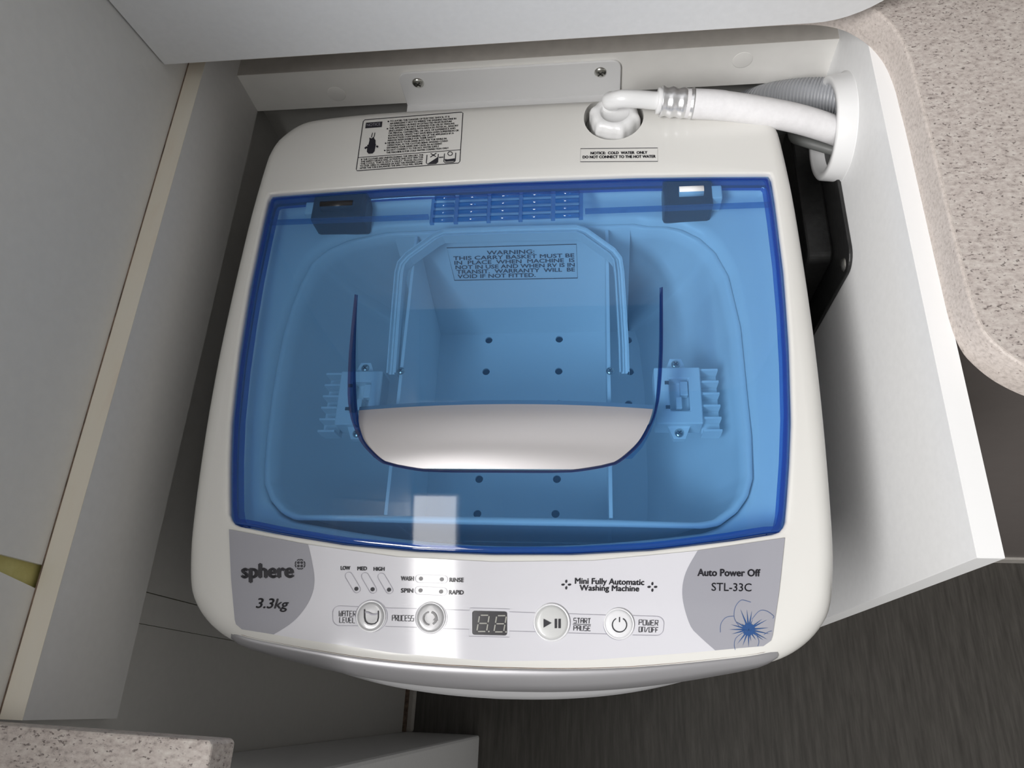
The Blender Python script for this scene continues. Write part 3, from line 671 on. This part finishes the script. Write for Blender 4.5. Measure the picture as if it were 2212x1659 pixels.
def cz_(y): return ZC - ds - (dtop(y) - 0.46) * 0.9
rows = [[(p_.x, p_.y, cz_(p_.y) + 0.006) for p_ in [grow(q, 0.001) for q in Sic]], [(p_.x, p_.y, cz_(p_.y)) for p_ in [grow(q, -0.004) for q in Sic]]]
for t in (0.3, 0.6, 0.85, 1.0): rows.append([(lp(a, b, t).x, lp(a, b, t).y, cz_(lp(a, b, t).y) - 0.003 * t) for a, b in zip([grow(q, -0.004) for q in Sic], OPEN)])
rows.append([(q.x, q.y, cz_(q.y) - 0.008) for q in [grow(p_, -0.003) for p_ in OPEN]]); rows.append([(q.x, q.y, cz_(q.y) - 0.06) for q in [grow(p_, -0.004) for p_ in OPEN]])
grid('collar', rows, 'inner', wm, closed=True)

# the clear blue lid with its scooped hand recess and silver grip
LZ = -0.0022
def lz(y): return ztop(y) + LZ
UT = 0.2780; UB = 0.1409
utab = [(0.1409, 0.030), (0.1412, 0.046), (0.1420, 0.0550), (0.1440, 0.0670), (0.1467, 0.0785), (0.1545, 0.0890), (0.1628, 0.0965), (0.1750, 0.1030), (0.1832, 0.1060), (0.1966, 0.1090), (0.2289, 0.1120), (0.2780, 0.1140)]
utab = [(q.x, q.y) for q in catmull([(a, b, 0) for a, b in utab], 6)]
def ux(y): return lerp1(utab, y)
INS = 0.0016
mlid = None
parts = []
def patch(rows):
    nc = len(rows[0]); parts.append(([q for r in rows for q in r], [(i * nc + j, i * nc + j + 1, (i + 1) * nc + j + 1, (i + 1) * nc + j) for i in range(len(rows) - 1) for j in range(nc - 1)]))
xs = [-1 + 2 * i / 60 for i in range(61)]
def lrow(y): return lx(max(y, 0.1045)) - INS
rows = []
for j in range(21):
    t = j / 20; r = []
    for u in xs:
        y = UT + (lyb(u * 0.198) - INS - UT) * t; x = u * lrow(y)
        if t > 0.95 and abs(u) > 0.98: x *= 0.994
        r.append((x, y, lz(y)))
    rows.append(r)
patch(rows); backrow = rows[-1]
ys = [UB, 0.1410, 0.1414, 0.1420, 0.143, 0.1445, 0.1467, 0.1483, 0.150, 0.152, 0.1545, 0.1568, 0.159, 0.161, 0.1628, 0.166, 0.169, 0.172, 0.175, 0.179, 0.1832, 0.19, 0.1966, 0.205, 0.215, 0.2289, 0.245, 0.262, UT]
for sgn in (-1, 1):
    rows = []
    for y in ys:
        e = lrow(y); b = ux(y); rows.append([(sgn * (e + (b - e) * k / 10), y, lz(y)) for k in range(11)])
    patch(rows)
rows = []
for j in range(15):
    t = j / 14; r = []
    for u in xs:
        xx = u * 0.181
        y = UB + (lyf(xx) + INS - UB) * t; x = u * lrow(y)
        r.append((x, y, lz(y)))
    rows.append(r)
patch(rows); frontrow = rows[-1]
# little bridge between the U ends at the bottom
patch([[(-ux(UB) + 2 * ux(UB) * k / 12, UB, lz(UB)) for k in range(13)], [(-ux(UB) + 2 * ux(UB) * k / 12, UB - 0.00001, lz(UB)) for k in range(13)]])
mlid = merge('blue_lid', parts, 'blue', wm, True)
# thick edge of the lid
edge = list(backrow) + [(lrow(y), y, lz(y)) for y in [0.37, 0.36, 0.34, 0.3, 0.26, 0.22, 0.18, 0.15, 0.13, 0.115, 0.107]] + list(reversed(frontrow)) + [(-lrow(y), y, lz(y)) for y in [0.107, 0.115, 0.13, 0.15, 0.18, 0.22, 0.26, 0.3, 0.34, 0.36, 0.37]]
def ed(o, h): return [(x * (1 - o / 0.19) , 0.235 + (y - 0.235) * (1 - o / 0.14), z + h) for x, y, z in edge]
grid('lid_rim', [ed(0.0034, 0.0004), ed(0.0012, 0.0004), ed(0, -0.0008), ed(0, -0.012), ed(0.003, -0.012)], 'blueedge', mlid, closed=True)
# recess: floor that slopes down towards the grip, with side walls
RD = 0.0175
def rz(y): return lz(UT) - RD * min(1.0, max(0.0, (UT - y) / (UT - 0.188))) ** 1.15
yr = [0.1550, 0.1628, 0.169, 0.175, 0.1832, 0.19, 0.1966, 0.205, 0.215, 0.2289, 0.245, 0.262, 0.272, UT]
rows = [[(ux(y) * (-1 + 2 * k / 24), y, rz(y)) for k in range(25)] for y in yr]
grid('recess_floor', rows, 'blue', mlid)
yw = ys[::-1]
wall = [(ux(y), y) for y in yw]; wall = [(-x, y) for x, y in wall] + wall[::-1]
wall = [(x, y) for x, y in wall]
def wz(y): return min(lz(y) - 0.0008, rz(y) if y > 0.175 else lz(y) - RD * (0.35 + 0.65 * max(0, (y - UB) / (0.175 - UB))))
rows = [[(x, y, lz(y) + 0.0003) for x, y in wall], [(x * 0.985, y + (0.0022 if y < 0.175 else 0), lz(y) - 0.0006) for x, y in wall], [(x * 0.980, y + (0.003 if y < 0.175 else 0), min(wz(y), lz(y) - 0.0007)) for x, y in wall]]
grid('recess_wall', rows, 'bluedark', mlid)
# silver grip: convex plate filling the front of the recess
rows = []
for j in range(15):
    t = j / 14; r = []
    for k in range(33):
        u = -1 + 2 * k / 32
        ytop = 0.1990 - 0.0045 * u * u; ybt = 0.1440
        y = ytop + (ybt - ytop) * t; x = u * (ux(y) * 0.982 - 0.0012)
        z = lz(y) - 0.0165 * (1 - t) ** 1.6 * 1.0 - 0.0012 + 0.0045 * math.sin(math.pi * min(1, t * 1.0)) * (1 - 0.5 * u * u)
        r.append((x, y, z))
    rows.append(r)
grip = grid('silver_grip', rows, 'silver', mlid)
# vent slats
vx0, vx1, vy0, vy1 = on_top(930, 445).x, on_top(1258, 440).x, 0.3425, 0.3655
bars = []
def barvf(x0, x1, y0, y1, z0, z1):
    v = [(x, y, z) for x in (x0, x1) for y in (y0, y1) for z in (z0, z1)]
    return v, [(0, 1, 3, 2), (4, 6, 7, 5), (0, 4, 5, 1), (2, 3, 7, 6), (0, 2, 6, 4), (1, 5, 7, 3)]
for j in range(4):
    y = vy0 + (vy1 - vy0) * (j + 0.15) / 3.3
    for i in range(5):
        f0, f1 = [(0.02, 0.155), (0.185, 0.375), (0.40, 0.585), (0.61, 0.795), (0.825, 0.98)][i]
        a = vx0 + (vx1 - vx0) * f0; b = vx0 + (vx1 - vx0) * f1
        mesh_obj('vent_slat', *tube_vf([(a, y, lz(y) - 0.0006), (b, y, lz(y) - 0.0006)], 0.0020, 8), 'blue', mlid, True)
for i in range(6):
    x = vx0 + (vx1 - vx0) * (0.01, 0.17, 0.388, 0.598, 0.81, 0.99)[i]
    box('vent_divider', x - 0.0016, x + 0.0016, vy0 - 0.001, vy1 + 0.0005, lz(0.36) - 0.004, lz(0.36) - 0.001, 'blue', mlid)
# ridge line and hinges under the lid
rl = []
for a, b in ((-0.196, vx0 - 0.002), (vx1 + 0.002, 0.196)):
    box('lid_ridge', a, b, 0.3475, 0.3500, lz(0.35) - 0.005, lz(0.35) - 0.001, 'blue', mlid)
for px, py, w_ in ((738, 450, 0.0225), (1484, 420, 0.0185)):
    q = at(px, py, z=dz(0.474)); 
    h = box('hinge_block', q.x - w_, q.x + w_, q.y - 0.0165, q.y + 0.0165, dz(0.490), dz(0.4665), 'black', wm, 0.003)
    sg_ = -1 if q.x < 0 else 1
    tube('hinge_pin', [(q.x - w_ * 0.6 + (sg_ > 0) * 0.004, q.y - 0.004, dz(0.4655)), (q.x + w_ * 0.6, q.y - 0.004, dz(0.4655))], 0.0042, 'inner' if sg_ > 0 else 'black', h, 14)
    box('hinge_knuckle', q.x + sg_ * (w_ + 0.001) - 0.005, q.x + sg_ * (w_ + 0.001) + 0.006, q.y - 0.009, q.y + 0.003, dz(0.4845), dz(0.468), 'inner', h, 0.001)

#@BASKET
# ------------------------------------------------------------------ carry basket under the lid
bk_ = thing('carry_basket', 'white plastic carry basket with folded handle under the blue lid', 'basket')
DF = 0.602
dlx = at(833, 1110, z=dz(DR)).x; drx = at(1320, 1120, z=dz(DR)).x
def down(p_, t):                               # rim point to floor point
    fx_, fy_ = p_.x * 0.64, p_.y
    if p_.y > 0.30: fy_ = 0.313 - (0.02 if abs(p_.x) > 0.12 else 0)
    if p_.y < 0.14: fy_ = p_.y + 0.006
    return fx_, fy_
floor_loop = [Vector((p_.x * 0.64, min(max(p_.y, 0.123), 0.3165))) for p_ in RIMs]
rows = []
rows.append([(q.x, q.y, dz(DR + 0.004)) for q in [grow(p_, 0.0042) for p_ in RIMs]])
rows.append([(q.x, q.y, dz(DR)) for q in [grow(p_, 0.0040) for p_ in RIMs]])
rows.append([(q.x, q.y, dz(DR - 0.0006)) for q in [grow(p_, 0.002) for p_ in RIMs]])
rows.append([(q.x, q.y, dz(DR)) for q in [grow(p_, -0.0005) for p_ in RIMs]])
for t, s_ in ((0.12, 0.05), (0.3, 0.16), (0.5, 0.33), (0.7, 0.55), (0.86, 0.78), (0.96, 0.94), (1.0, 1.0)):
    rows.append([(lp(grow(a, -0.001), b, s_).x, lp(grow(a, -0.001), b, s_ if a.y < 0.33 else 0.0).y, dz(DR + (DF - DR) * t)) for a, b in zip(RIMs, floor_loop)])
grid('bowl', rows, 'inner', bk_, closed=True)
fl = prism('basket_floor', [(-0.128, 0.122), (0.128, 0.122), (0.132, 0.14), (0.132, 0.30), (0.126, 0.3165), (-0.126, 0.3165), (-0.132, 0.30), (-0.132, 0.14)], dz(DF + 0.002), dz(DF - 0.0002), 'inner', bk_)
holes = [(1056, 735), (1208, 733), (1357, 735), (1050, 803), (1207, 802), (1361, 803), (1207, 872), (1358, 873), (1044, 872), (1203, 1035), (1200, 1110), (1031, 1110), (1035, 1035), (1040, 950), (1204, 950)]
parts = []
for px, py in holes:
    q = at(px, py, z=dz(DF)); parts.append(lathe_vf([(0.0001, -0.01), (0.0034, -0.01), (0.0034, 0.01), (0.0001, 0.01)], q, (0, 0, 1), 18))
cut = merge('cutter', parts, 'hole'); boolean_cut(fl, [cut])
for x, px in ((dlx, 833), (drx, 1320)):
    yb0 = RIM[17][1] + 0.001; yt0 = 0.350
    prism('divider', [(yb0, dz(DR)), (yt0, dz(DR)), (0.316, dz(DF)), (yb0, dz(DF))], x - 0.0013, x + 0.0013, 'inner', bk_, 'x', bevel=0.0004)
# back wall of the channel carrying the warning label
def bw(s, t): return Vector((dlx + (drx - dlx) * s, 0.352 + (0.3155 - 0.352) * t, dz(DR + 0.001 + (DF - DR) * t)))
grid('back_wall', [[bw(-0.12 + 1.24 * i / 8, j / 6) for i in range(9)] for j in range(7)], 'inner', bk_)
nrm = (bw(1, 0) - bw(0, 0)).cross(bw(0, 1) - bw(0, 0)).normalized()
if nrm.z < 0: nrm = -nrm
def on_bw(px, py):
    r = ray(px, py); o0 = bw(0.5, 0.5); t = (o0 - CAM).dot(nrm) / r.dot(nrm); return CAM + r * t + nrm * 0.0004
p = Print(on_bw)
wq = [Vector((965, 535)), Vector((1245, 527)), Vector((1247.5, 600)), Vector((982, 605))]
def wqf(s, t): a = wq[0] + (wq[1] - wq[0]) * s; b = wq[3] + (wq[2] - wq[3]) * s; q = a + (b - a) * t; return (q.x, q.y)
p.stroke([wqf(0, 0), wqf(1, 0), wqf(1, 1), wqf(0, 1)], 1.8, True)
for s_, t, a, b, h in (('WARNING:', .24, .30, .67, 8.5), ('THIS CARRY BASKET MUST BE', .38, .03, .98, 8), ('IN  PLACE  WHEN  MACHINE  IS', .52, .03, .98, 8), ('NOT IN USE AND WHEN RV IS IN', .66, .03, .98, 8), ('TRANSIT.  WARRANTY  WILL  BE', .80, .03, .98, 8), ('VOID IF NOT FITTED.', .94, .03, .66, 8)):
    p.text(s_, wqf(a, t), wqf(b, t), h, 0.35)
p.build('warning_label_print', 'ink', bk_)
# folded handle: a ridged channel from pivot to pivot
hp = [(846, 808, .489), (851, 740, .488), (857, 660, .486), (863, 590, .484), (868, 571, .4835), (882, 555, .483), (940, 513, .482), (958, 505, .482), (1100, 500, .482), (1246, 497, .482), (1262, 503, .482), (1322, 546, .483), (1334, 562, .4835), (1338, 590, .484), (1343, 670, .486), (1347, 740, .488), (1349, 806, .489)]
hpw = [at(px, py, z=dz(d)) for px, py, d in hp]
def side(pts, o):
    out = []
    for i, q in enumerate(pts):
        t = (pts[min(i + 1, len(pts) - 1)] - pts[max(i - 1, 0)]); t.z = 0; t.normalize(); out.append(q + Vector((-t.y, t.x, 0)) * o)
    return out
hw = 0.0036
rows = [[a + Vector((0, 0, h)) for a in side(hpw, o)] for o, h in ((hw, -0.008), (hw, 0.0022), (hw * 0.72, 0.0022), (hw * 0.62, -0.0008), (hw * 0.05, -0.0008), (0, 0.0004), (-hw * 0.05, -0.0008), (-hw * 0.62, -0.0008), (-hw * 0.72, 0.0022), (-hw, 0.0022), (-hw, -0.008))]
grid('handle', rows, 'inner', bk_, smooth=False)
for px in (866, 1318):
    q = at(px, 801, z=dz(0.489)); s, pp = screw('pivot_screw', q, (0, 0, 1), 0.0030, bk_); merge('slot', pp, 'slot', s)
# transit latches on the wings
def latch(cx, cy_, sgn):
    q = at(cx, cy_, z=dz(0.497)); z = q.z; x, y = q.x, q.y
    a = box('latch_body', x - 0.0165, x + 0.0165, y - 0.022, y + 0.022, z - 0.020, z, 'inner', bk_, 0.0012)
    cutb = box('cutter', x - 0.006, x + 0.008, y - 0.012, y + 0.013, z - 0.010, z + 0.01, 'inner')
    a.modifiers.clear(); boolean_cut(a, [cutb]); bev(a, 0.0008, 1)
    box('latch_hook', x - 0.0015, x + 0.0025, y - 0.010, y - 0.001, z - 0.0098, z - 0.001, 'inner', a, 0.0005)
    box('latch_slider', x + 0.002, x + 0.0075, y + 0.001, y + 0.012, z - 0.0098, z - 0.003, 'inner', a, 0.0005)
    for k in (-1, 1): box('latch_peg', x - 0.0092, x - 0.0062, y + k * 0.0095 - 0.0012, y + k * 0.0095 + 0.0012, z - 0.001, z + 0.0008, 'hole', a)
    xs0 = x + sgn * 0.0166
    x0, x1 = sorted((xs0, xs0 + sgn * 0.013))
    box('rib_base', x0, x1, y - 0.026, y + 0.021, z - 0.020, z - 0.014, 'inner', a)
    for k in range(6): yy = y - 0.026 + 0.0470 * k / 5; box('rib', x0, x1, yy - 0.0008, yy + 0.0008, z - 0.014, z - 0.003, 'inner', a)
    for k in (-1, 1):
        t = prism('screw_tab', [(x - 0.008, y + k * 0.0215), (x + 0.008, y + k * 0.0215), (x + 0.004, y + k * 0.0315), (x - 0.004, y + k * 0.0315)], z - 0.012, z - 0.006, 'inner', a)
        s, pp = screw('screw', (x, y + k * 0.027, z - 0.006), (0, 0, 1), 0.0034, a)
        merge_o = merge('slot', pp, 'slot', a)
latch(1465, 853, 1); latch(775, 858, -1)

#@HOSES
# ------------------------------------------------------------------ bracket, hoses, plate, grommet
br = thing('mounting_bracket', 'white metal bracket screwed to the rail behind the machine', 'bracket')
bx0, bx1 = at(868, 190, y=YR - 0.002).x, at(1341, 160, y=YR - 0.002).x
zt_, zb_ = dz(0.4720), dz(0.512); r = 0.008; pl = [(bx0, zb_), (bx1, zb_)]
pl += [(bx1 - r + r * math.cos(a), zt_ - r + r * math.sin(a)) for a in [math.pi / 2 * k / 6 for k in range(7)]] + [(bx0 + r + r * math.cos(a), zt_ - r + r * math.sin(a)) for a in [math.pi / 2 + math.pi / 2 * k / 6 for k in range(7)]]
prism('plate', pl, YR - 0.0026, YR - 0.0002, 'white', br, 'y', bevel=0.0006)
box('lower_leg', bx0, bx1, 0.452, YR - 0.0004, zb_, zb_ + 0.0024, 'white', br, 0.0006)
for px, py in ((903, 179), (1297, 156)):
    q = at(px, py, y=YR - 0.0026); s, pp = screw('screw', q, (0, -1, 0), 0.0055, br); merge('slot', pp, 'slot', s)

ih = thing('inlet_hose', 'white braided water inlet hose with steel clamp and plastic nut', 'hose')
nc = Vector((0.0825, 0.4370, dz(0.470)))
lob = lambda a, i: (1.0 + 0.12 * max(0, math.cos(6 * a)) ** 2) if i < 5 else 1.0
lathe('nut', [(0.0188, -0.018), (0.0192, -0.006), (0.0188, 0.010), (0.0176, 0.0135), (0.0160, 0.0155), (0.0125, 0.0165), (0.0112, 0.0150), (0.0105, 0.0120), (0.0001, 0.0120)], nc, (0, 0, 1), 'white', ih, 72, lobes=lob)
e0 = at(1318, 232, z=dz(0.460)); e1 = at(1322, 218, z=dz(0.4475)); e2 = at(1352, 213, z=dz(0.4425)); e3 = at(1423, 218, z=dz(0.4465))
tube('elbow', catmull([e0 + Vector((0, 0, -0.004)), e0 + Vector((0.001, 0, 0.006)), e1, e2, e3, e3 + Vector((0.01, -0.001, 0))], 8), lambda t: 0.0082 - 0.0014 * min(1, t / 0.45), 'white', ih, 24)
lathe('barb_collar', [(0.0066, -0.001), (0.0098, -0.001), (0.0098, 0.0025), (0.0066, 0.0025)], e3 - Vector((0.0005, 0, 0)), at(1495, 224, z=dz(0.4495)) - e3, 'white', ih, 28)
c0 = at(1428, 219, z=dz(0.447)); c1 = at(1496, 224, z=dz(0.4495)); ax = c1 - c0; Lc = ax.length
lathe('clamp', [(0.0098, 0)] + [(0.0112 + 0.0006 * math.cos(2 * math.pi * 3 * k / 24), Lc * k / 24) for k in range(25)] + [(0.0098, Lc)], c0, ax, 'chrome', ih, 36)
hpth = [c0 + ax * 0.6, c1, at(1560, 228, z=dz(0.4515)), at(1640, 240, z=dz(0.456)), at(1720, 256, z=dz(0.464)), at(1790, 277, z=dz(0.476)), at(1836, 295, z=dz(0.488)), Vector((0.296, 0.428, dz(0.502)))]
tube('hose', catmull(hpth, 10), lambda t: 0.0103 + (0.0010 if 0.14 < t < 0.3 else 0.0007), 'hose', ih, 28)

dh = thing('drain_hose', 'grey corrugated drain hose passing into the white grommet', 'hose')
dp = catmull([at(1570, 290, z=dz(0.66)), at(1590, 248, z=dz(0.57)), at(1645, 224, z=dz(0.520)), at(1705, 213, z=dz(0.502)), at(1770, 210, z=dz(0.492)), at(1832, 214, z=dz(0.488)), Vector((0.297, 0.462, dz(0.494)))], 60)
tot = sum((dp[i + 1] - dp[i]).length for i in range(len(dp) - 1)); nrib = tot / 0.0046
tube('corrugated_hose', dp, lambda t: 0.0158 if math.sin(2 * math.pi * nrib * t) > -0.45 else 0.0130, 'drain', dh, 24)
pc = thing('power_cord', 'thin grey power cord running below the white hose', 'cord')
tube('cord', catmull([Vector((0.16, 0.475, dz(0.62))), at(1680, 286, z=dz(0.535)), at(1720, 301, z=dz(0.510)), at(1770, 316, z=dz(0.504)), at(1812, 327, z=dz(0.503)), Vector((0.292, 0.425, dz(0.506)))], 10), 0.0042, 'cord', pc, 14)

gr = thing('hose_grommet', 'round white plastic grommet in the right side panel', 'grommet')
lathe('collar_ring', [(0.0345, 0.013), (0.0345, -0.0125), (0.0352, -0.0140), (0.0400, -0.0140), (0.0412, -0.0130), (0.0425, -0.0012), (0.0440, -0.0006), (0.0440, 0.0)], (XP, cy, cz), (1, 0, 0), 'white', gr, 64)
bp_ = thing('black_metal_plate', 'dusty black metal plate bolted to the right side panel', 'plate')
def plate_poly(y0, y1, z0, z1, r): return [(y1, z0), (y1, z1)] + [(y0 + r - r * math.sin(a), z1 - r + r * math.cos(a)) for a in [math.pi / 2 * k / 8 for k in range(9)]] + [(y0, z0)]
prism('flange', plate_poly(0.325, 0.50, dz(0.80), dz(0.5115), 0.016), XP - 0.003, XP - 0.0001, 'blackmetal', bp_, 'x', bevel=0.0008)
prism('raised_box', plate_poly(0.352, 0.50, dz(0.80), dz(0.544), 0.010), XP - 0.024, XP - 0.003, 'blackmetal', bp_, 'x', bevel=0.002)
q = at(1822, 572, x=XP - 0.003); lathe('bolt', [(0.0001, 0.0022), (0.0040, 0.0018), (0.0055, 0.0004), (0.0058, 0.0)], q, (-1, 0, 0), 'steel', bp_, 24)
